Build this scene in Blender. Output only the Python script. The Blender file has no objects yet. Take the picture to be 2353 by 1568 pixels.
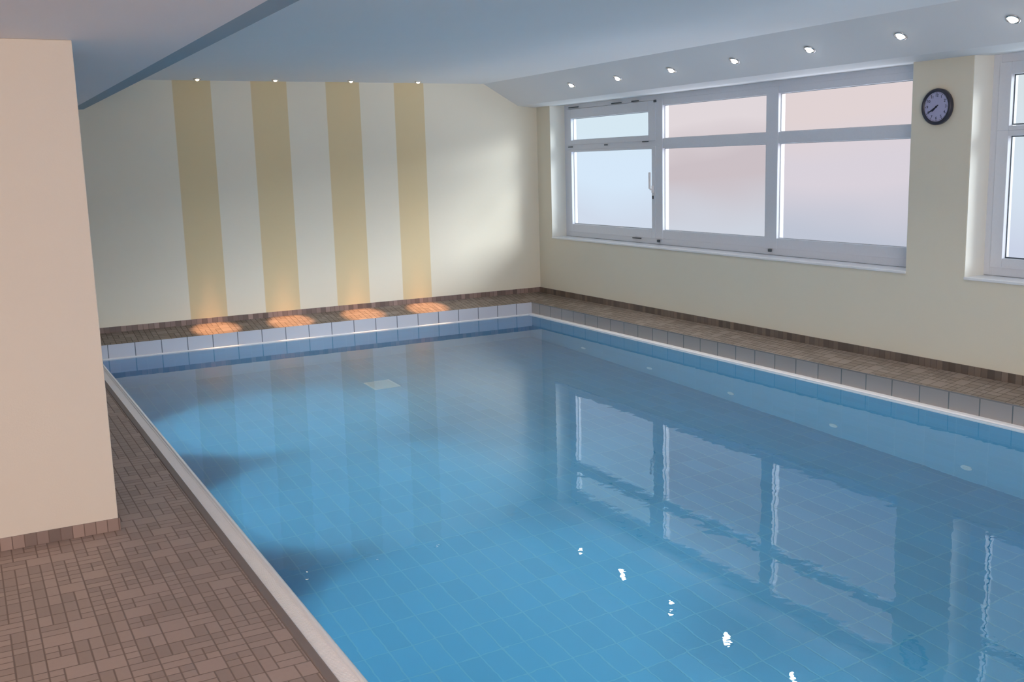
import bpy, bmesh, math, random
from mathutils import Vector, Matrix
random.seed(4)
S = bpy.context.scene
COL = S.collection

# ------------------------------------------------------------------ camera
yaw, pitch, roll = 0.49161, -0.17203, -0.02798
fw = Vector((math.sin(yaw)*math.cos(pitch), math.cos(yaw)*math.cos(pitch), math.sin(pitch)))
r0 = Vector((math.cos(yaw), -math.sin(yaw), 0)); u0 = r0.cross(fw)
rt = math.cos(roll)*r0 + math.sin(roll)*u0
up = -math.sin(roll)*r0 + math.cos(roll)*u0
cam = bpy.data.objects.new('camera', bpy.data.cameras.new('camera'))
COL.objects.link(cam)
M = Matrix((rt, up, -fw)).transposed().to_4x4()
M.translation = Vector((-5.905, -10.290, 1.680))
cam.matrix_world = M
cam.data.sensor_width = 36; cam.data.lens = 36*2364.9/2353
cam.data.clip_start = 0.05
S.camera = cam

# ------------------------------------------------------------------ world, sun, big lights, exposure
w = bpy.data.worlds.new('sky'); S.world = w; w.use_nodes = True
w.node_tree.nodes['Background'].inputs[0].default_value = (0.72, 0.82, 1.0, 1)
w.node_tree.nodes['Background'].inputs[1].default_value = 0.75

def lamp(name, typ, loc, direction, energy, color, **kw):
    l = bpy.data.lights.new(name, typ); l.energy = energy; l.color = color
    for k, v in kw.items(): setattr(l, k, v)
    o = bpy.data.objects.new(name, l); COL.objects.link(o)
    o.location = loc
    o.rotation_euler = Vector(direction).to_track_quat('-Z', 'Y').to_euler()
    return o
lamp('low_daylight', 'SUN', (3, -6, 4), (-0.70, 0.70, -0.33), 31.0, (1.0, 0.97, 0.92), angle=math.radians(24))
lamp('back_fill', 'AREA', (-6.1, -13.3, 1.35), (0.10, 1, 0.36), 205, (1.0, 0.91, 0.85), shape='RECTANGLE', size=4.6, size_y=2.0)  # added fill at the windowless back wall, brightens pillar and room
lamp('ceiling_fill', 'AREA', (-5.7, -10.95, 2.215), (0, 0.25, -1), 150, (1.0, 0.89, 0.84), shape='RECTANGLE', size=2.2, size_y=1.4)  # added fill light out of view, brightens the near deck and gutter
lamp('outdoor_fill', 'AREA', (2.3, -3.6, .05), (-0.72, 0.05, 0.69), 1100, (0.95, 0.96, 1.0), shape='RECTANGLE', size=6.5, size_y=1.4)  # added lamp outside in place of sunlit ground, brightens the ceiling
S.view_settings.view_transform = 'Standard'
S.view_settings.look = 'None'
S.view_settings.gamma = 1.0
S.view_settings.exposure = 0.28
S.view_settings.use_curve_mapping = False
S.cycles.max_bounces = 14
S.cycles.diffuse_bounces = 6
S.cycles.glossy_bounces = 5
S.cycles.transmission_bounces = 10
S.cycles.transparent_max_bounces = 12
S.cycles.sample_clamp_indirect = 4.0
S.cycles.sample_clamp_direct = 0.0
S.cycles.use_denoising = True

# ------------------------------------------------------------------ helpers
def srgb(r, g, b):
    f = lambda c: c/12.92 if c <= .04045 else ((c+.055)/1.055)**2.4
    return (f(r/255), f(g/255), f(b/255), 1)

class NT:
    def __init__(s, name):
        s.m = bpy.data.materials.new(name); s.m.use_nodes = True
        s.t = s.m.node_tree; s.t.nodes.clear()
        s.out = s.t.nodes.new('ShaderNodeOutputMaterial')
    def n(s, typ, **kw):
        x = s.t.nodes.new(typ)
        for k, v in kw.items(): setattr(x, k, v)
        return x
    def l(s, a, b): s.t.links.new(a, b)
    def put(s, inp, v):
        if hasattr(v, 'links') or isinstance(v, bpy.types.NodeSocket): s.l(v, inp)
        else: inp.default_value = v
    def math(s, op, a, b=0.0, c=0.0):
        x = s.n('ShaderNodeMath', operation=op)
        s.put(x.inputs[0], a); s.put(x.inputs[1], b); s.put(x.inputs[2], c)
        return x.outputs[0]
    def mix(s, f, a, b):
        x = s.n('ShaderNodeMix', data_type='RGBA')
        s.put(x.inputs[0], f); s.put(x.inputs[6], a); s.put(x.inputs[7], b)
        return x.outputs[2]
    def xyz(s):
        tc = s.n('ShaderNodeTexCoord'); sp = s.n('ShaderNodeSeparateXYZ')
        s.l(tc.outputs['Object'], sp.inputs[0])
        return sp.outputs, tc.outputs['Object']
    def noise(s, vec, scale, detail=3):
        x = s.n('ShaderNodeTexNoise'); x.inputs['Scale'].default_value = scale; x.inputs['Detail'].default_value = detail
        if vec is not None: s.l(vec, x.inputs['Vector'])
        return x.outputs[0]
    def ramp(s, v, a, b, c=0.0, d=1.0):
        x = s.n('ShaderNodeMapRange'); s.put(x.inputs[0], v)
        x.inputs[1].default_value = a; x.inputs[2].default_value = b
        x.inputs[3].default_value = c; x.inputs[4].default_value = d
        return x.outputs[0]
    def bsdf(s, color, rough=.5, spec=.5, bump=None, bstr=.3, bdist=.002, metallic=0.0):
        b = s.n('ShaderNodeBsdfPrincipled')
        s.put(b.inputs['Base Color'], color); s.put(b.inputs['Roughness'], rough)
        b.inputs['Specular IOR Level'].default_value = spec
        b.inputs['Metallic'].default_value = metallic
        if bump is not None:
            bp = s.n('ShaderNodeBump'); bp.inputs['Strength'].default_value = bstr; bp.inputs['Distance'].default_value = bdist
            s.l(bump, bp.inputs['Height']); s.l(bp.outputs[0], b.inputs['Normal'])
        s.l(b.outputs[0], s.out.inputs[0]); return b

def line(t, c, pitch, off, wdt):
    """1 on a grout line of the given spacing"""
    a = t.math('FRACT', t.math('ADD', t.math('DIVIDE', c, pitch), off))
    d = t.math('MULTIPLY', t.math('MINIMUM', a, t.math('SUBTRACT', 1.0, a)), pitch)
    return t.ramp(d, wdt*.35, wdt*.65, 1, 0)

def m_plain(name, col, rough=.5, spec=.4, metallic=0.0, grain=60, amt=.06):
    t = NT(name); _, o = t.xyz()
    n = t.noise(o, grain)
    c = t.mix(t.ramp(n, .3, .7, 0, amt), col, tuple(x*.6 for x in col[:3]) + (1,))
    t.bsdf(c, rough, spec, metallic=metallic); return t.m

def m_wall(name, col, stripes=False, stripe=None):
    t = NT(name); ax, o = t.xyz()
    n = t.noise(o, 140, 4); big = t.noise(o, 1.3, 2)
    c = t.mix(t.ramp(big, .3, .7, 0, .10), col, tuple(x*.86 for x in col[:3]) + (1,))
    if stripes:   # four broad painted bands
        f = None
        for a, b in ((-3.955, -3.598), (-3.212, -2.855), (-2.452, -2.093), (-1.712, -1.375)):
            k = t.math('MULTIPLY', t.ramp(ax[0], a-.003, a+.003), t.ramp(ax[0], b-.003, b+.003, 1, 0))
            f = k if f is None else t.math('ADD', f, k)
        c = t.mix(f, c, stripe)
    t.bsdf(c, .75, .25, bump=n, bstr=.25, bdist=.0015); return t.m

def m_tile(name, col, grout, u, v, rough=.15, gw=.006, var=.06, spec=.5):
    """u, v: (axis, pitch, offset) or None"""
    t = NT(name); ax, o = t.xyz(); g = None; ids = []
    for q in (u, v):
        if q is None: continue
        k = line(t, ax[q[0]], q[1], q[2], gw)
        g = k if g is None else t.math('MAXIMUM', g, k)
        ids.append(t.math('FLOOR', t.math('ADD', t.math('DIVIDE', ax[q[0]], q[1]), q[2])))
    cv = t.n('ShaderNodeCombineXYZ')
    for i, s_ in enumerate(ids): t.l(s_, cv.inputs[i])
    wn = t.n('ShaderNodeTexWhiteNoise'); t.l(cv.outputs[0], wn.inputs['Vector'])
    c = t.mix(t.ramp(wn.outputs[0], 0, 1, 0, 1), tuple(x*(1+var) for x in col[:3]) + (1,), tuple(x*(1-var) for x in col[:3]) + (1,))
    c = t.mix(g, c, grout)
    inv = t.math('SUBTRACT', 1.0, g)
    t.bsdf(c, rough, spec, bump=inv, bstr=.4, bdist=.0012); return t.m

def m_mosaic(name, light, dark, grout, a=0, b=1, unit=.098, rough=.42, merged=True):
    """irregular mosaic: squares of two sizes and half-width stones"""
    t = NT(name); ax, o = t.xyz()
    U = t.math('DIVIDE', ax[a], unit); V = t.math('DIVIDE', ax[b], unit)
    rw_ = t.n('ShaderNodeTexWhiteNoise', noise_dimensions='1D'); t.l(t.math('FLOOR', V), rw_.inputs['W'])
    U = t.math('ADD', U, t.math('MULTIPLY', t.math('GREATER_THAN', rw_.outputs[0], .5), .5))
    fu, fv = t.math('FLOOR', U), t.math('FLOOR', V)
    ru, rv = t.math('FRACT', U), t.math('FRACT', V)
    cv = t.n('ShaderNodeCombineXYZ'); t.l(fu, cv.inputs[0]); t.l(fv, cv.inputs[1])
    wn = t.n('ShaderNodeTexWhiteNoise'); t.l(cv.outputs[0], wn.inputs['Vector']); r = wn.outputs[0]
    if merged:
        sx = t.math('LESS_THAN', r, .68)                                   # split across u
        sy = t.math('GREATER_THAN', r, .30)                                # split across v
        sy = t.math('MULTIPLY', sy, t.math('LESS_THAN', r, .86))
    else: sx = sy = 1.0
    def dl(q, wd): # distance to stone edge
        return t.math('MULTIPLY', t.math('MINIMUM', q, t.math('SUBTRACT', 1.0, q)), unit*wd)
    du, dv = dl(ru, 1), dl(rv, 1)
    mu = t.math('MULTIPLY', t.math('ABSOLUTE', t.math('SUBTRACT', ru, .5)), unit)
    mv = t.math('MULTIPLY', t.math('ABSOLUTE', t.math('SUBTRACT', rv, .5)), unit)
    mu = t.math('ADD', mu, t.math('MULTIPLY', t.math('SUBTRACT', 1.0, sx), 1.0))
    mv = t.math('ADD', mv, t.math('MULTIPLY', t.math('SUBTRACT', 1.0, sy), 1.0))
    d = t.math('MINIMUM', t.math('MINIMUM', du, dv), t.math('MINIMUM', mu, mv))
    g = t.ramp(d, .0012, .0042, 1, 0)
    hx = t.math('MULTIPLY', t.math('GREATER_THAN', ru, .5), sx)
    hy = t.math('MULTIPLY', t.math('GREATER_THAN', rv, .5), sy)
    c2 = t.n('ShaderNodeCombineXYZ')
    t.l(t.math('ADD', fu, t.math('MULTIPLY', hx, .37)), c2.inputs[0]); t.l(t.math('ADD', fv, t.math('MULTIPLY', hy, .37)), c2.inputs[1])
    w2 = t.n('ShaderNodeTexWhiteNoise'); t.l(c2.outputs[0], w2.inputs['Vector'])
    grain = t.noise(o, 45, 5); broad = t.noise(o, 2.2, 2)
    f = t.math('ADD', t.math('MULTIPLY', w2.outputs[0], .62), t.math('MULTIPLY', grain, .25))
    f = t.math('ADD', f, t.math('MULTIPLY', broad, .2))
    c = t.mix(f, dark, light); c = t.mix(g, c, grout)
    t.bsdf(c, t.math('ADD', rough, t.math('MULTIPLY', g, .3)), .4, bump=t.math('SUBTRACT', t.math('MULTIPLY', grain, .4), g), bstr=.5, bdist=.0015)
    return t.m

def m_emit(name, col, strength):
    t = NT(name); e = t.n('ShaderNodeEmission'); e.inputs[0].default_value = col; e.inputs[1].default_value = strength
    t.l(e.outputs[0], t.out.inputs[0]); return t.m

def m_pane(name, upper, mid, lower, seed):
    """frosted pane lit by the day outside, with the blurred tones of what stands out there"""
    t = NT(name); ax, o = t.xyz()
    mp = t.n('ShaderNodeMapping'); mp.inputs['Location'].default_value = (0, seed*3.1, seed); mp.inputs['Scale'].default_value = (1, .55, 1.5)
    t.l(o, mp.inputs[0]); n = t.noise(mp.outputs[0], 1.3, 1)
    z = t.math('ADD', ax[2], t.math('MULTIPLY', t.math('SUBTRACT', n, .5), .5))
    c = t.mix(t.ramp(z, 1.05, 1.5), lower, mid); c = t.mix(t.ramp(z, 1.65, 2.0), c, upper)
    e = t.n('ShaderNodeEmission'); t.l(c, e.inputs[0]); e.inputs[1].default_value = .87
    tr = t.n('ShaderNodeBsdfTransparent'); tr.inputs[0].default_value = (.9, .95, 1, 1)
    mx = t.n('ShaderNodeMixShader'); mx.inputs[0].default_value = .72
    t.l(tr.outputs[0], mx.inputs[1]); t.l(e.outputs[0], mx.inputs[2]); t.l(mx.outputs[0], t.out.inputs[0]); return t.m

def m_water(name):
    t = NT(name); ax, o = t.xyz()
    mp = t.n('ShaderNodeMapping'); mp.inputs['Scale'].default_value = (1, 1, 0.2); t.l(o, mp.inputs[0])
    a = t.noise(mp.outputs[0], 5.5, 2); b = t.noise(mp.outputs[0], 17, 2)
    near = t.ramp(ax[1], -3.0, -7.5, .12, 1.0)      # the surface moves more towards the near end
    h = t.math('MULTIPLY', t.math('ADD', a, t.math('MULTIPLY', b, .22)), near)
    bp = t.n('ShaderNodeBump'); bp.inputs['Strength'].default_value = 1.0; bp.inputs['Distance'].default_value = .0010
    t.l(h, bp.inputs['Height'])
    g = t.n('ShaderNodeBsdfGlass'); g.inputs['IOR'].default_value = 1.333; g.inputs['Roughness'].default_value = 0.0
    g.inputs['Color'].default_value = (1, 1, 1, 1)
    t.l(bp.outputs[0], g.inputs['Normal']); t.l(g.outputs[0], t.out.inputs[0]); return t.m

def box(bm, a, b, mi=0):
    x0, x1 = sorted((a[0], b[0])); y0, y1 = sorted((a[1], b[1])); z0, z1 = sorted((a[2], b[2]))
    v = [bm.verts.new(p) for p in ((x0,y0,z0),(x1,y0,z0),(x1,y1,z0),(x0,y1,z0),(x0,y0,z1),(x1,y0,z1),(x1,y1,z1),(x0,y1,z1))]
    for f in ((0,3,2,1),(4,5,6,7),(0,1,5,4),(1,2,6,5),(2,3,7,6),(3,0,4,7)):
        bm.faces.new([v[i] for i in f]).material_index = mi
    return v
def prism(bm, prof, a, b, axis='y', mis=None):
    """extrude a closed profile; axis y: profile (x,z); axis x: profile (y,z)"""
    P = (lambda p, s: (p[0], s, p[1])) if axis == 'y' else (lambda p, s: (s, p[0], p[1]))
    A = [bm.verts.new(P(p, a)) for p in prof]; B = [bm.verts.new(P(p, b)) for p in prof]
    n = len(prof)
    for i in range(n):
        f = bm.faces.new((A[i], A[(i+1) % n], B[(i+1) % n], B[i]))
        if mis: f.material_index = mis[i]
    bm.faces.new(A[::-1]); bm.faces.new(B)
    bmesh.ops.recalc_face_normals(bm, faces=bm.faces)
def lathe(bm, prof, seg=40):
    """profile (r, z) spun round local z"""
    rings = []
    for r, z in prof:
        if r < 1e-6: rings.append([bm.verts.new((0, 0, z))])
        else: rings.append([bm.verts.new((r*math.cos(2*math.pi*i/seg), r*math.sin(2*math.pi*i/seg), z)) for i in range(seg)])
    for A, B in zip(rings, rings[1:]):
        for i in range(seg):
            j = (i+1) % seg
            q = [A[0] if len(A) == 1 else A[i], A[0] if len(A) == 1 else A[j], B[0] if len(B) == 1 else B[j], B[0] if len(B) == 1 else B[i]]
            q = list(dict.fromkeys(q))
            if len(q) > 2: bm.faces.new(q)
    bmesh.ops.recalc_face_normals(bm, faces=bm.faces)
def obj(name, bm, mats, parent=None, loc=(0,0,0), smooth=False, bevel=0):
    me = bpy.data.meshes.new(name)
    if smooth:
        for f in bm.faces: f.smooth = True
    bm.to_mesh(me); bm.free()
    for m in (mats if isinstance(mats, (list, tuple)) else [mats]): me.materials.append(m)
    o = bpy.data.objects.new(name, me); COL.objects.link(o); o.location = loc
    if parent: o.parent = parent
    if bevel:
        b = o.modifiers.new('bevel', 'BEVEL'); b.width = bevel; b.segments = 2; b.limit_method = 'ANGLE'
    return o
def struct(o, label, cat):
    o['kind'] = 'structure'; o['label'] = label; o['category'] = cat; return o
def tag(o, label, cat, group=None, kind=None):
    o['label'] = label; o['category'] = cat
    if group: o['group'] = group
    if kind: o['kind'] = kind
    return o
def empty(name, loc=(0,0,0), rot=None):
    o = bpy.data.objects.new(name, None); COL.objects.link(o); o.location = loc
    if rot is not None: o.rotation_euler = rot
    o.empty_display_size = .1
    return o
B = bmesh.new

# ------------------------------------------------------------------ materials
MAT = dict(
    far_wall=m_wall('striped_plaster', (.85, .79, .66, 1), True, (.76, .61, .37, 1)),
    wall=m_wall('cream_plaster', (.77, .71, .58, 1)),
    pillar=m_wall('warm_plaster', (.68, .61, .54, 1)),
    reveal=m_wall('white_plaster', (.82, .82, .76, 1)),
    ceiling=m_wall('pale_grey_ceiling_paint', (.82, .82, .82, 1)),
    soffit=m_wall('white_ceiling_paint', (.80, .78, .80, 1)),
    lip=m_wall('grey_blue_edge_paint', (.30, .38, .44, 1)),
    deck=m_mosaic('brown_mosaic_floor', srgb(180, 157, 147), srgb(147, 127, 118), srgb(127, 109, 101)),
    ledge_top=m_mosaic('brown_mosaic_ledge', srgb(146, 132, 122), srgb(108, 94, 84), srgb(90, 78, 70)),
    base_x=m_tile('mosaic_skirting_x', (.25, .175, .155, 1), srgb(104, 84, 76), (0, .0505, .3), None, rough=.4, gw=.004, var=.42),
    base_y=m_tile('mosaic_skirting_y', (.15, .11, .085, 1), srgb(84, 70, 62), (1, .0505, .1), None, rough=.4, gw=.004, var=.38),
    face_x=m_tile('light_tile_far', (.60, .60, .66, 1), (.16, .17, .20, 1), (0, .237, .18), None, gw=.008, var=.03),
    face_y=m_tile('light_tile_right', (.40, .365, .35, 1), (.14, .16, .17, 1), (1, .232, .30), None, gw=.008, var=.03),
    floor_tile=m_tile('blue_floor_tile', (.070, .36, .60, 1), (.115, .43, .62, 1), (0, .1215, .37), (1, .243, .50), gw=.008, var=.05),
    wall_tile_y=m_tile('blue_side_tile', (.095, .38, .60, 1), (.12, .41, .62, 1), (1, .243, .50), (2, .1215, .0), gw=.007, var=.03),
    wall_tile_x=m_tile('blue_end_tile', (.095, .38, .60, 1), (.12, .41, .62, 1), (0, .243, .3), (2, .1215, .0), gw=.007, var=.03),
    white=m_plain('white_plastic', (.92, .90, .91, 1), .35, .5),
    pale=m_plain('pale_blue_plastic', (.40, .62, .72, 1), .5, .4),
    grate=m_plain('white_grate_plastic', (.93, .89, .89, 1), .4, .5),
    frame=m_plain('white_window_frame', (.70, .73, .80, 1), .35, .5),
    sill=m_plain('white_stone_sill', (.85, .86, .88, 1), .25, .5),
    coping=m_plain('brown_coping', srgb(134, 120, 116), .5, .4),
    dark=m_plain('dark_metal', (.03, .03, .035, 1), .4),
    gasket=m_plain('dark_gasket', (.08, .10, .12, 1), .6),
    chrome=m_plain('brushed_steel', (.62, .60, .58, 1), .25, .5, 1.0),
    clock_rim=m_plain('dark_clock_rim', (.035, .035, .055, 1), .35),
    clock_face=m_plain('lavender_dial', (.42, .42, .62, 1), .5),
    clock_mark=m_plain('black_clock_ink', (.02, .02, .04, 1), .5),
    bulb=m_emit('bulb_glow', (1, .95, .90, 1), 14),
    warm_bulb=m_emit('warm_bulb_glow', (1, .80, .55, 1), 5),
    pool_lens=m_emit('pool_lamp_lens', (.75, .97, 1, 1), 6),
    water=m_water('pool_water'),
    pane_a=m_pane('frosted_pane_blue', (.66, .78, .84, 1), (.66, .78, .90, 1), (.62, .68, .78, 1), 1),
    pane_b=m_pane('frosted_pane_rose', (.74, .65, .65, 1), (.58, .49, .50, 1), (.60, .62, .68, 1), 2),
    pane_c=m_pane('frosted_pane_pink', (.74, .62, .60, 1), (.68, .61, .65, 1), (.50, .52, .60, 1), 4),
    pane_d=m_pane('frosted_pane_pale', (.66, .72, .74, 1), (.66, .74, .82, 1), (.58, .62, .74, 1), 7),
)

# ------------------------------------------------------------------ setting: walls
H = 2.62
XL, YN = -9.0, -13.5
bm = B(); box(bm, (XL-.2, 0, -.3), (.3, .2, H)); struct(obj('wall_far', bm, MAT['far_wall']), 'cream far wall with four broad beige painted stripes', 'wall')
# right wall with two window openings
W1 = (-5.21, -.285); W2 = (-8.40, -5.69); ZS, ZT = .835, 2.285
bm = B()
box(bm, (0, YN, -.3), (.30, 0, ZS-.014)); box(bm, (0, YN, ZT), (.30, 0, H))
box(bm, (0, W1[1], ZS-.014), (.30, 0, ZT)); box(bm, (0, W2[1], ZS-.014), (.30, W1[0], ZT)); box(bm, (0, YN, ZS-.014), (.30, W2[0], ZT))
struct(obj('wall_right', bm, MAT['wall']), 'cream right wall holding the frosted windows', 'wall')
bm = B(); box(bm, (XL-.2, YN, -.3), (XL, 0, H)); struct(obj('wall_left', bm, MAT['wall']), 'cream left wall behind the pillar', 'wall')
bm = B(); box(bm, (XL-.2, YN-.2, -.3), (.3, YN, H)); struct(obj('wall_back', bm, MAT['wall']), 'cream wall behind the viewer', 'wall')

# ------------------------------------------------------------------ ceiling
CZ, SZ = 2.530, 2.262
bm = B()
prism(bm, [(-4.30, CZ), (-.66, CZ), (-.24, 2.297), (-.06, 2.278), (.30, 2.284), (.30, H+.1), (-4.30, H+.1)], YN, .0, mis=None)
struct(obj('ceiling', bm, MAT['ceiling']), 'pale blue-grey ceiling sloping down to a strip above the windows', 'ceiling')
bm = B()
prism(bm, [(XL, 2.257), (-4.865, 2.257), (-4.865, H+.1), (XL, H+.1)], YN, .0)
struct(obj('ceiling_soffit', bm, MAT['soffit']), 'lower grey-white ceiling over the left poolside', 'ceiling')
bm = B()
prism(bm, [(-4.865, 2.257), (-4.752, 2.262), (-4.30, CZ), (-4.30, H+.1), (-4.865, H+.1)], YN, .0)
struct(obj('trim_1', bm, MAT['lip']), 'dark blue-grey edge strip of the lower ceiling', 'trim')

# ------------------------------------------------------------------ pool basin, ledges, deck
PX0, PX1, PY0, PY1, PD = -4.87, -.345, -9.2, -.356, -1.35
bm = B()
box(bm, (PX0-.15, PY0-.15, PD-.15), (PX1+.15, PY1+.15, PD), 0)
box(bm, (PX1, PY0-.15, PD), (PX1+.15, PY1+.15, -.02), 1); box(bm, (PX0-.08, PY0-.15, PD), (PX0, PY1+.15, -.02), 1)
box(bm, (PX0, PY1, PD), (PX1, PY1+.15, -.02), 2); box(bm, (PX0, PY0-.15, PD), (PX1, PY0, -.02), 2)
struct(obj('pool_basin', bm, [MAT['floor_tile'], MAT['wall_tile_y'], MAT['wall_tile_x']]), 'blue tiled swimming pool basin', 'pool')
bm = B(); box(bm, (PX0-.004, PY0-.004, PD-.02), (PX1+.004, PY1+.004, 0))
tag(obj('pool_water', bm, MAT['water']), 'clear still blue water filling the swimming pool', 'water', kind='stuff')

LF = .133
bm = B()   # far ledge: tiled face, brown mosaic top
prism(bm, [(-.354, -.3), (-.354, LF), (0, .196), (0, -.3)], -4.95, 0, 'x', mis=[0, 1, 0, 0])
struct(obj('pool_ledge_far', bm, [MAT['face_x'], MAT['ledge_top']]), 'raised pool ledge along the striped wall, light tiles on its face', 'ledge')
bm = B()
prism(bm, [(-.322, -.3), (-.322, LF), (0, .186), (0, -.3)], YN, -.10, 'y', mis=[0, 1, 0, 0])
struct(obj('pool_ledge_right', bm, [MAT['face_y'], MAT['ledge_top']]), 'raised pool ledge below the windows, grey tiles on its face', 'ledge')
bm = B()   # thin dark joint along the top of the right ledge face
box(bm, (-.3245, YN, LF-.006), (-.316, -.354, LF+.002))
struct(obj('trim_2', bm, m_plain('grey_joint', (.22, .21, .21, 1), .7)), 'dark joint line along the right ledge', 'trim')
bm = B(); prism(bm, [(-.368, -.06), (-.368, .004), (-.361, .011), (-.3215, .013), (-.3215, -.06)], PY0, -.356, 'y')
struct(obj('trim_3', bm, MAT['white']), 'white waterline lip along the right ledge', 'trim')
bm = B(); prism(bm, [(-.372, -.06), (-.372, .002), (-.366, .007), (-.3535, .008), (-.3535, -.06)], PX0, -.369, 'x')
struct(obj('trim_4', bm, MAT['white']), 'white waterline lip along the far ledge', 'trim')

DZ = .02
bm = B()
box(bm, (XL, YN, -.3), (-4.990, 0, DZ)); box(bm, (-4.990, YN, -.3), (-.322, PY0-.09, DZ))
struct(obj('floor', bm, MAT['deck']), 'poolside floor of small irregular brown mosaic stones', 'floor')
bm = B()
prism(bm, [(-4.9898, -.2), (-4.9898, .016), (-4.984, .0215), (-4.955, .0215), (-4.950, .017), (-4.950, -.2)], PY0-.09, -.355, 'y')
struct(obj('trim_5', bm, MAT['coping']), 'narrow brown coping strip between floor and gutter', 'trim')
bm = B(); prism(bm, [(-4.886, -.05), (-4.886, .010), (-4.878, .0135), (-4.868, .009), (-4.860, .001), (-4.855, -.012), (-4.856, -.05)], PY0, -.373, 'y')
struct(obj('trim_6', bm, MAT['white'], smooth=False), 'rounded white pool rim beside the grated gutter', 'trim')
bm = B(); box(bm, (-4.950, PY0-.09, -.20), (-4.886, -.355, -.10))
struct(obj('trim_7', bm, MAT['white']), 'white gutter channel', 'trim')

# overflow gutter grate: rails carrying close cross slats
g = empty('gutter_grate', (-4.918, -4.8, .01))
tag(g, 'white slatted overflow grate along the left edge of the pool', 'grate')
bm = B()
for x in (-.0315, .0245): box(bm, (x, PY0-.02+4.8, -.022), (x+.0065, -.38+4.8, .0015))
obj('rail', bm, MAT['grate'], g)
bm = B(); y = PY0-.01+4.8
while y < -.385+4.8:
    box(bm, (-.025, y, -.014), (.0245, y+.0072, .0))
    y += .0098
obj('slats', bm, MAT['grate'], g)

# baseboards
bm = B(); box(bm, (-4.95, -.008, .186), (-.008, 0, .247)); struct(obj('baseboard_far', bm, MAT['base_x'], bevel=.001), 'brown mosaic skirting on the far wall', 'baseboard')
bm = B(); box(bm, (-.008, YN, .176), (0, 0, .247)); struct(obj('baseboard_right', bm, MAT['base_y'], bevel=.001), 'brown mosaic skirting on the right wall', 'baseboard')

# pillar
bm = B(); box(bm, (-6.6, -5.305, DZ), (-5.368, -4.85, 2.257)); struct(obj('pillar', bm, MAT['pillar'], bevel=.004), 'cream plastered pillar standing on the left poolside', 'pillar')
bm = B(); box(bm, (-6.6, -5.313, DZ), (-5.361, -5.305, .079)); box(bm, (-5.368, -5.305, DZ), (-5.360, -4.85, .079))
struct(obj('baseboard_left', bm, MAT['base_x'], bevel=.001), 'pinkish brown mosaic skirting round the pillar foot', 'baseboard')

# ------------------------------------------------------------------ windows
def rect_ring(bm, y0, y1, z0, z1, wl, wr, wb, wt, x0, x1):
    box(bm, (x0, y0, z0), (x1, y0+wl, z1)); box(bm, (x0, y1-wr, z0), (x1, y1, z1))
    box(bm, (x0, y0+wl, z0), (x1, y1-wr, z0+wb)); box(bm, (x0, y0+wl, z1-wt), (x1, y1-wr, z1))
def pane(par, y0, y1, z0, z1, mat, label=None):
    bm = B(); box(bm, (.219, y0-.004, z0-.004), (.227, y1+.004, z1+.004))
    o = obj('pane', bm, mat, par)
    if label: o['label'] = label
    bm = B(); rect_ring(bm, y0-.003, y1+.003, z0-.003, z1+.003, .008, .008, .008, .008, .214, .2195)
    obj('gasket', bm, MAT['gasket_light'], o)
MAT['gasket_light'] = m_plain('grey_gasket', (.55, .58, .62, 1), .5)
w1 = empty('window_1'); struct(w1, 'long white framed window of frosted panes beside the clock', 'window')
X0, X1 = .19, .262
bm = B(); rect_ring(bm, W1[0], W1[1], ZS+.008, ZT, .08, .075, .06, .05, X0, X1); obj('frame', bm, MAT['frame'], w1, bevel=.003)
for a, b in ((-2.10, -1.985), (-3.69, -3.545)):
    bm = B(); box(bm, (X0-.006, a, ZS+.06), (X1, b, ZT-.045)); obj('mullion', bm, MAT['frame'], w1, bevel=.003)
# left bay: opening casement below, tilting vent above
bm = B(); rect_ring(bm, -1.990, -.355, ZS+.062, 1.795, .060, .080, .085, .022, X0-.010, X1-.01); cas = obj('casement_sash', bm, MAT['frame'], w1, bevel=.003)
bm = B(); rect_ring(bm, -1.990, -.355, 1.850, ZT-.052, .115, .080, .048, .100, X0-.010, X1-.01); vent = obj('vent_sash', bm, MAT['frame'], w1, bevel=.003)
bm = B(); box(bm, (X0, -1.985, 1.790), (X1, -.36, 1.855)); obj('transom', bm, MAT['frame'], w1, bevel=.002)
for a, b in ((-3.545, -2.10), (-5.13, -3.69)):
    bm = B(); box(bm, (X0, a, 1.772), (X1, b, 1.866)); obj('transom', bm, MAT['frame'], w1, bevel=.003)
    bm = B(); box(bm, (X0-.002, a, ZS+.065), (X1, b, .985)); obj('bottom_rail', bm, MAT['frame'], w1, bevel=.003)
    bm = B(); box(bm, (X0-.002, a, 2.178), (X1, b, ZT-.048)); obj('top_rail', bm, MAT['frame'], w1, bevel=.003)
pane(cas, -1.930, -.435, .985, 1.775, MAT['pane_a']); pane(vent, -1.872, -.435, 1.900, 2.132, MAT['pane_a'])
pane(w1, -3.545, -2.10, .985, 1.772, MAT['pane_b']); pane(w1, -3.545, -2.10, 1.866, 2.178, MAT['pane_b'])
pane(w1, -5.13, -3.69, .985, 1.772, MAT['pane_c']); pane(w1, -5.13, -3.69, 1.866, 2.178, MAT['pane_c'])
bm = B()   # handle: rose plate and lever
box(bm, (X0-.022, -1.968, 1.345), (X0-.010, -1.938, 1.415)); box(bm, (X0-.050, -1.960, 1.372), (X0-.020, -1.946, 1.388))
box(bm, (X0-.060, -1.964, 1.385), (X0-.045, -1.942, 1.545))
h = obj('window_handle', bm, MAT['white'], cas, bevel=.004)
bm = B(); box(bm, (X0-.017, -1.962, 1.285), (X0-.009, -1.946, 1.318)); obj('lock', bm, MAT['dark'], cas, bevel=.002)
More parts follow.
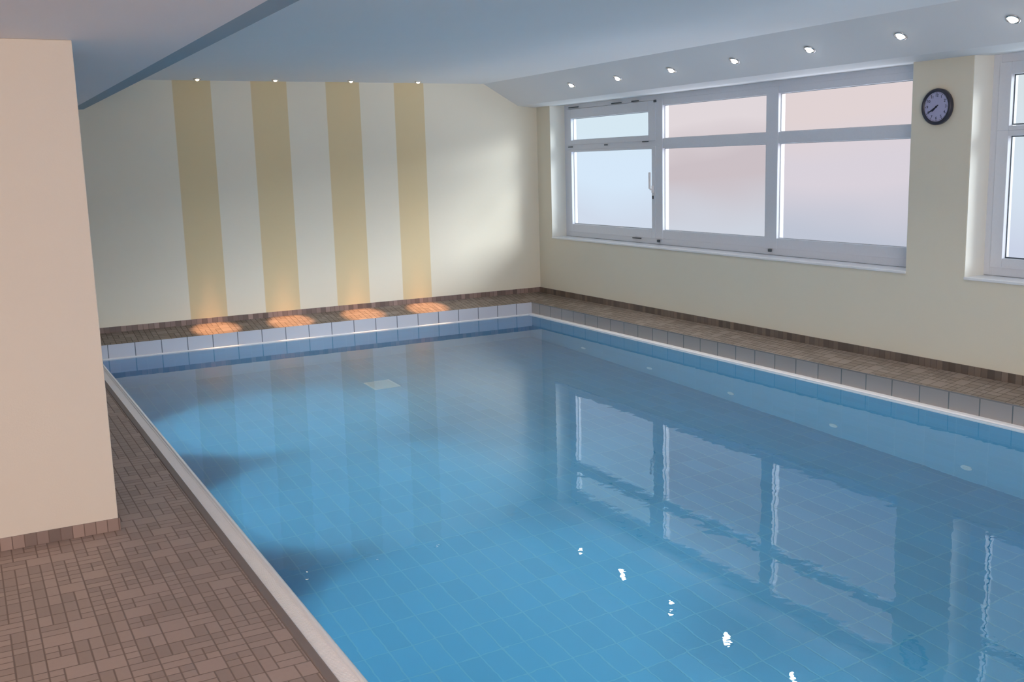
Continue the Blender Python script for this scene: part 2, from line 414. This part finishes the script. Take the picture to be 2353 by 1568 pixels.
for a, b, z in ((-.60, -.40, 2.246), (-1.42, -1.24, 2.240), (-1.72, -1.60, 2.240), (-.47, -.38, 1.822), (-1.88, -1.78, 1.838), (-1.16, -1.10, 1.826), (-1.75, -1.60, .880)):
    bm = B(); box(bm, (X0-.016, a, z), (X0-.009, b, z+.011)); obj('hinge', bm, MAT['gasket'], w1, bevel=.001)
for yy, zz in ((-1.99, 2.225), (-2.04, .875), (-3.62, .880)):
    bm = B(); box(bm, (X0-.018, yy-.018, zz-.012), (X0-.004, yy+.018, zz+.012)); obj('cover_cap', bm, MAT['gasket'], w1, bevel=.003)
bm = B(); box(bm, (-.006, W1[0], ZS-.013), (.27, W1[1], ZS+.006)); obj('window_sill', bm, MAT['sill'], w1, bevel=.003)
bm = B()
box(bm, (.002, W1[1]-.004, ZS), (.262, W1[1]+.0, ZT)); box(bm, (.002, W1[0], ZS), (.262, W1[0]+.004, ZT)); obj('window_reveal', bm, MAT['reveal'], w1)

w2 = empty('window_2'); struct(w2, 'second white framed frosted window, cut by the right edge of the photo', 'window')
bm = B(); rect_ring(bm, W2[0], W2[1], ZS+.008, ZT, .08, .062, .06, .06, X0, X1); obj('frame', bm, MAT['frame'], w2, bevel=.003)
bm = B(); rect_ring(bm, -7.02, -5.745, ZS+.062, 1.795, .075, .088, .065, .035, X0-.01, X1-.01); c2 = obj('casement_sash', bm, MAT['frame'], w2, bevel=.003)
bm = B(); rect_ring(bm, -7.02, -5.745, 1.795, ZT-.055, .075, .088, .030, .080, X0-.01, X1-.01); v2 = obj('vent_sash', bm, MAT['frame'], w2, bevel=.003)
bm = B(); box(bm, (X0-.004, -7.14, ZS+.06), (X1, -7.02, ZT-.05)); obj('mullion', bm, MAT['frame'], w2, bevel=.003)
bm = B(); box(bm, (X0, -7.02, 1.775), (X1, -5.76, 1.82)); obj('transom', bm, MAT['frame'], w2, bevel=.002)
bm = B(); box(bm, (X0, -8.32, 1.772), (X1, -7.14, 1.866)); obj('transom', bm, MAT['frame'], w2, bevel=.003)
MAT['gasket_light'] = MAT['gasket']
pane(c2, -6.945, -5.833, .965, 1.757, MAT['pane_d']); pane(v2, -6.945, -5.833, 1.832, 2.148, MAT['pane_d'])
pane(w2, -8.32, -7.14, .90, 1.772, MAT['pane_d']); pane(w2, -8.32, -7.14, 1.866, 2.225, MAT['pane_d'])
bm = B(); box(bm, (-.006, W2[0], ZS-.013), (.27, W2[1], ZS+.006)); obj('window_sill', bm, MAT['sill'], w2, bevel=.003)
bm = B(); box(bm, (.002, W2[1]-.004, ZS), (.262, W2[1], ZT)); box(bm, (.002, W2[0], ZS), (.262, W2[0]+.004, ZT)); obj('window_reveal', bm, MAT['reveal'], w2)

# ------------------------------------------------------------------ wall clock
ck = empty('wall_clock', (0, -5.435, 1.968), (0, math.radians(-90), 0))   # local z points into the room
tag(ck, 'round dark rimmed wall clock with a lavender dial between the windows', 'clock')
bm = B(); lathe(bm, [(0, 0), (.112, 0), (.120, .008), (.121, .026), (.117, .036), (.108, .041), (.100, .037), (.097, .026), (0, .026)], 64)
obj('rim', bm, MAT['clock_rim'], ck, smooth=True)
bm = B(); lathe(bm, [(0, .0285), (.0975, .0285), (.0975, .024), (0, .024)], 64); obj('dial', bm, MAT['clock_face'], ck)
# dial frame: local +x is up on the wall, local y: seen from the room the right-hand side is -y
def dialpt(r, ang): return (r*math.cos(ang), -r*math.sin(ang))    # ang clockwise from twelve
def make_text(s):
    cu = bpy.data.curves.new('numeral', 'FONT'); cu.body = s; cu.size = .026; cu.align_x = 'CENTER'; cu.align_y = 'CENTER'; cu.extrude = .0006
    o = bpy.data.objects.new('numeral', cu); COL.objects.link(o)
    me = bpy.data.meshes.new_from_object(o.evaluated_get(bpy.context.evaluated_depsgraph_get()))
    bpy.data.objects.remove(o); return me
bpy.context.view_layer.update()
for k in range(1, 13):
    me = make_text(str(k)); me.materials.append(MAT['clock_mark'])
    o = bpy.data.objects.new('numeral', me); COL.objects.link(o); o.parent = ck
    px, py = dialpt(.074, k*math.pi/6); o.location = (px, py, .0292); o.rotation_euler = (0, 0, -math.pi/2)
bm = B()
for k in range(60):
    a = k*math.pi/30; L = .009 if k % 5 == 0 else .005; wd = .0016 if k % 5 == 0 else .0007
    d = Vector(dialpt(1, a)); n = Vector((-d.y, d.x))
    q = [d*(.0945-L)+n*wd, d*(.0945-L)-n*wd, d*.0945-n*wd, d*.0945+n*wd]
    lo = [bm.verts.new((p.x, p.y, .0284)) for p in q]; hi = [bm.verts.new((p.x, p.y, .0294)) for p in q]
    bm.faces.new(hi)
    for i in range(4): bm.faces.new((lo[i], lo[(i+1) % 4], hi[(i+1) % 4], hi[i]))
obj('minute_track', bm, MAT['clock_mark'], ck)
def hand(name, L, back, w0, w1_, ang, z):
    d = Vector(dialpt(1, ang)); n = Vector((-d.y, d.x)); bm = B()
    q = [d*-back+n*w0, d*-back-n*w0, d*L*.8-n*w1_, d*L, d*L*.8+n*w1_]
    lo = [bm.verts.new((p.x, p.y, z)) for p in q]; hi = [bm.verts.new((p.x, p.y, z+.0015)) for p in q]
    bm.faces.new(hi); bm.faces.new(lo[::-1])
    for i in range(5): bm.faces.new((lo[i], lo[(i+1) % 5], hi[(i+1) % 5], hi[i]))
    obj(name, bm, MAT['clock_mark'], ck)
hand('hour_hand', .048, .012, .0040, .0050, math.radians(229), .0310)
hand('minute_hand', .074, .020, .0028, .0038, math.radians(238), .0330)
bm = B(); lathe(bm, [(0, .029), (.006, .029), (.006, .036), (0, .037)], 20); obj('hub', bm, MAT['clock_mark'], ck)

# ------------------------------------------------------------------ recessed spotlights
def downlight(name, bulb, beam_e, beam_c, size_deg, r=.036):
    root = empty(name)
    bm = B(); lathe(bm, [(r*.80, .012), (r*.84, -.002), (r, -.006), (r*1.20, -.004), (r*1.26, .001), (r*1.2, .006)], 32)
    obj('trim_ring', bm, MAT['chrome'], root, smooth=True)
    bm = B(); lathe(bm, [(0, -.020), (r*.30, -.0185), (r*.50, -.014), (r*.62, -.007), (r*.64, .004), (0, .006)], 32)
    obj('bulb', bm, bulb, root, smooth=True)
    l = bpy.data.lights.new('beam', 'SPOT'); l.energy = beam_e; l.color = beam_c; l.spot_size = math.radians(size_deg); l.spot_blend = .7; l.shadow_soft_size = .02
    o = bpy.data.objects.new('beam', l); COL.objects.link(o); o.parent = root; o.location = (0, 0, -.045)
    return root
def copy_tree(o, parent=None):
    c = o.copy(); COL.objects.link(c); c.parent = parent
    for ch in [x for x in list(bpy.data.objects) if x.parent == o]: copy_tree(ch, c)
    return c
tilt = math.atan2(.233, .42)
ordn = ['nearest the far corner', 'second from the far corner', 'third from the far corner', 'fourth from the far corner', 'fifth from the far corner', 'sixth from the far corner', 'seventh and nearest']
proto = downlight('recessed_spotlight', MAT['bulb'], 25, (1, .97, .93), 112)
for i in range(7):
    o = proto if i == 0 else copy_tree(proto)
    o.location = (-.443, -1.470-.8015*i, 2.530-(.66-.443)*.233/.42-.001)
    o.rotation_euler = (0, tilt, 0)
    tag(o, 'recessed spotlight in the slope above the windows, ' + ordn[i], 'spotlight', 'spotlights above the windows')
pf = downlight('ceiling_spotlight', MAT['warm_bulb'], 560, (1, .50, .24), 13, r=.030)
where = ['above the leftmost beige stripe', 'above the second beige stripe from the left', 'above the third beige stripe from the left', 'above the rightmost beige stripe']
for i, x in enumerate((-3.76, -3.02, -2.25, -1.52)):
    o = pf if i == 0 else copy_tree(pf)
    o.location = (x, -.20, CZ-.001)
    tag(o, 'small warm spotlight ' + where[i], 'spotlight', 'warm spotlights along the far wall')

cl = empty('ceiling_fill_housing', (-5.7, -10.95, 2.257))  # invented fixture, added to house the ceiling fill light
tag(cl, 'added flat white housing of the unseen fill light above the viewer', 'lamp')
bm = B(); box(bm, (-1.14, -.74, -.03), (1.14, .74, 0)); obj('housing', bm, MAT['frame'], cl, bevel=.006)

# ------------------------------------------------------------------ fittings under water
dr = empty('floor_drain', (-2.585, -1.53, PD+.001)); tag(dr, 'pale square drain grate set in the pool floor', 'drain')
bm = B(); rect = .125
for a in (0, 1):
    s = 1 if a else -1
    box(bm, (s*rect, -.15, 0), (s*(rect-.022), .15, .012)); box(bm, (-rect+.022, s*.15, 0), (rect-.022, s*.128, .012))
obj('frame', bm, MAT['pale'], dr)
bm = B()
for k in range(15): box(bm, (-.103, -.126+k*.0172, .001), (.103, -.126+k*.0172+.0125, .009))
obj('grate', bm, MAT['pale'], dr)

def inlet():
    root = empty('pool_inlet')
    bm = B(); lathe(bm, [(.016, .002), (.020, .008), (.036, .008), (.041, .003), (.041, 0), (.016, 0)], 32); obj('flange', bm, MAT['pale'], root, smooth=True)
    bm = B(); lathe(bm, [(0, .009), (.010, .009), (.018, .004), (.018, .0), (0, .0)], 24); obj('nozzle', bm, MAT['pale'], root, smooth=True)
    return root
pi_ = inlet()
wh = ['farthest along the right wall', 'second from the far end of the right wall', 'third from the far end of the right wall', 'fourth from the far end of the right wall', 'nearest along the right wall']
for i in range(5):
    o = pi_ if i == 0 else copy_tree(pi_)
    o.location = (PX1-.0005, -1.46-1.147*i, -1.12); o.rotation_euler = (0, math.radians(-90), 0)
    tag(o, 'small white round inlet under water, ' + wh[i], 'inlet', 'inlets low in the right pool wall')

def pool_lamp():
    root = empty('pool_lamp')
    bm = B(); lathe(bm, [(.090, .004), (.095, .022), (.125, .020), (.135, .006), (.135, 0), (.090, 0)], 40); obj('bezel', bm, MAT['chrome'], root, smooth=True)
    bm = B(); lathe(bm, [(0, .014), (.06, .012), (.089, .006), (.089, 0), (0, 0)], 40); obj('lens', bm, MAT['pool_lens'], root, smooth=True)
    l = bpy.data.lights.new('lamp_beam', 'SPOT'); l.energy = 370; l.color = (.95, .98, 1.0); l.spot_size = math.radians(80); l.spot_blend = 1.0; l.shadow_soft_size = .08
    o = bpy.data.objects.new('lamp_beam', l); COL.objects.link(o); o.parent = root; o.location = (0, 0, .03)
    o.rotation_euler = (0, math.radians(180+52), 0)
    l = bpy.data.lights.new('lamp_glow', 'SPOT'); l.energy = 70; l.color = (.80, .98, 1.0); l.spot_size = math.radians(150); l.spot_blend = 1.0; l.shadow_soft_size = .08
    o = bpy.data.objects.new('lamp_glow', l); COL.objects.link(o); o.parent = root; o.location = (0, 0, .03)
    o.rotation_euler = (0, math.radians(180+5), 0)
    return root
pl = pool_lamp()
for i, yy in enumerate((-2.15, -4.0, -5.85, -7.7)):
    o = pl if i == 0 else copy_tree(pl)
    o.location = (PX0+.0005, yy, -.50); o.rotation_euler = (0, math.radians(90), 0)
    tag(o, 'round underwater lamp in the left pool wall, ' + ['farthest', 'second', 'third', 'fourth, nearest'][i] + (' from the far end' if i in (1, 2) else ' of the row'), 'lamp', 'underwater lamps in the left wall')
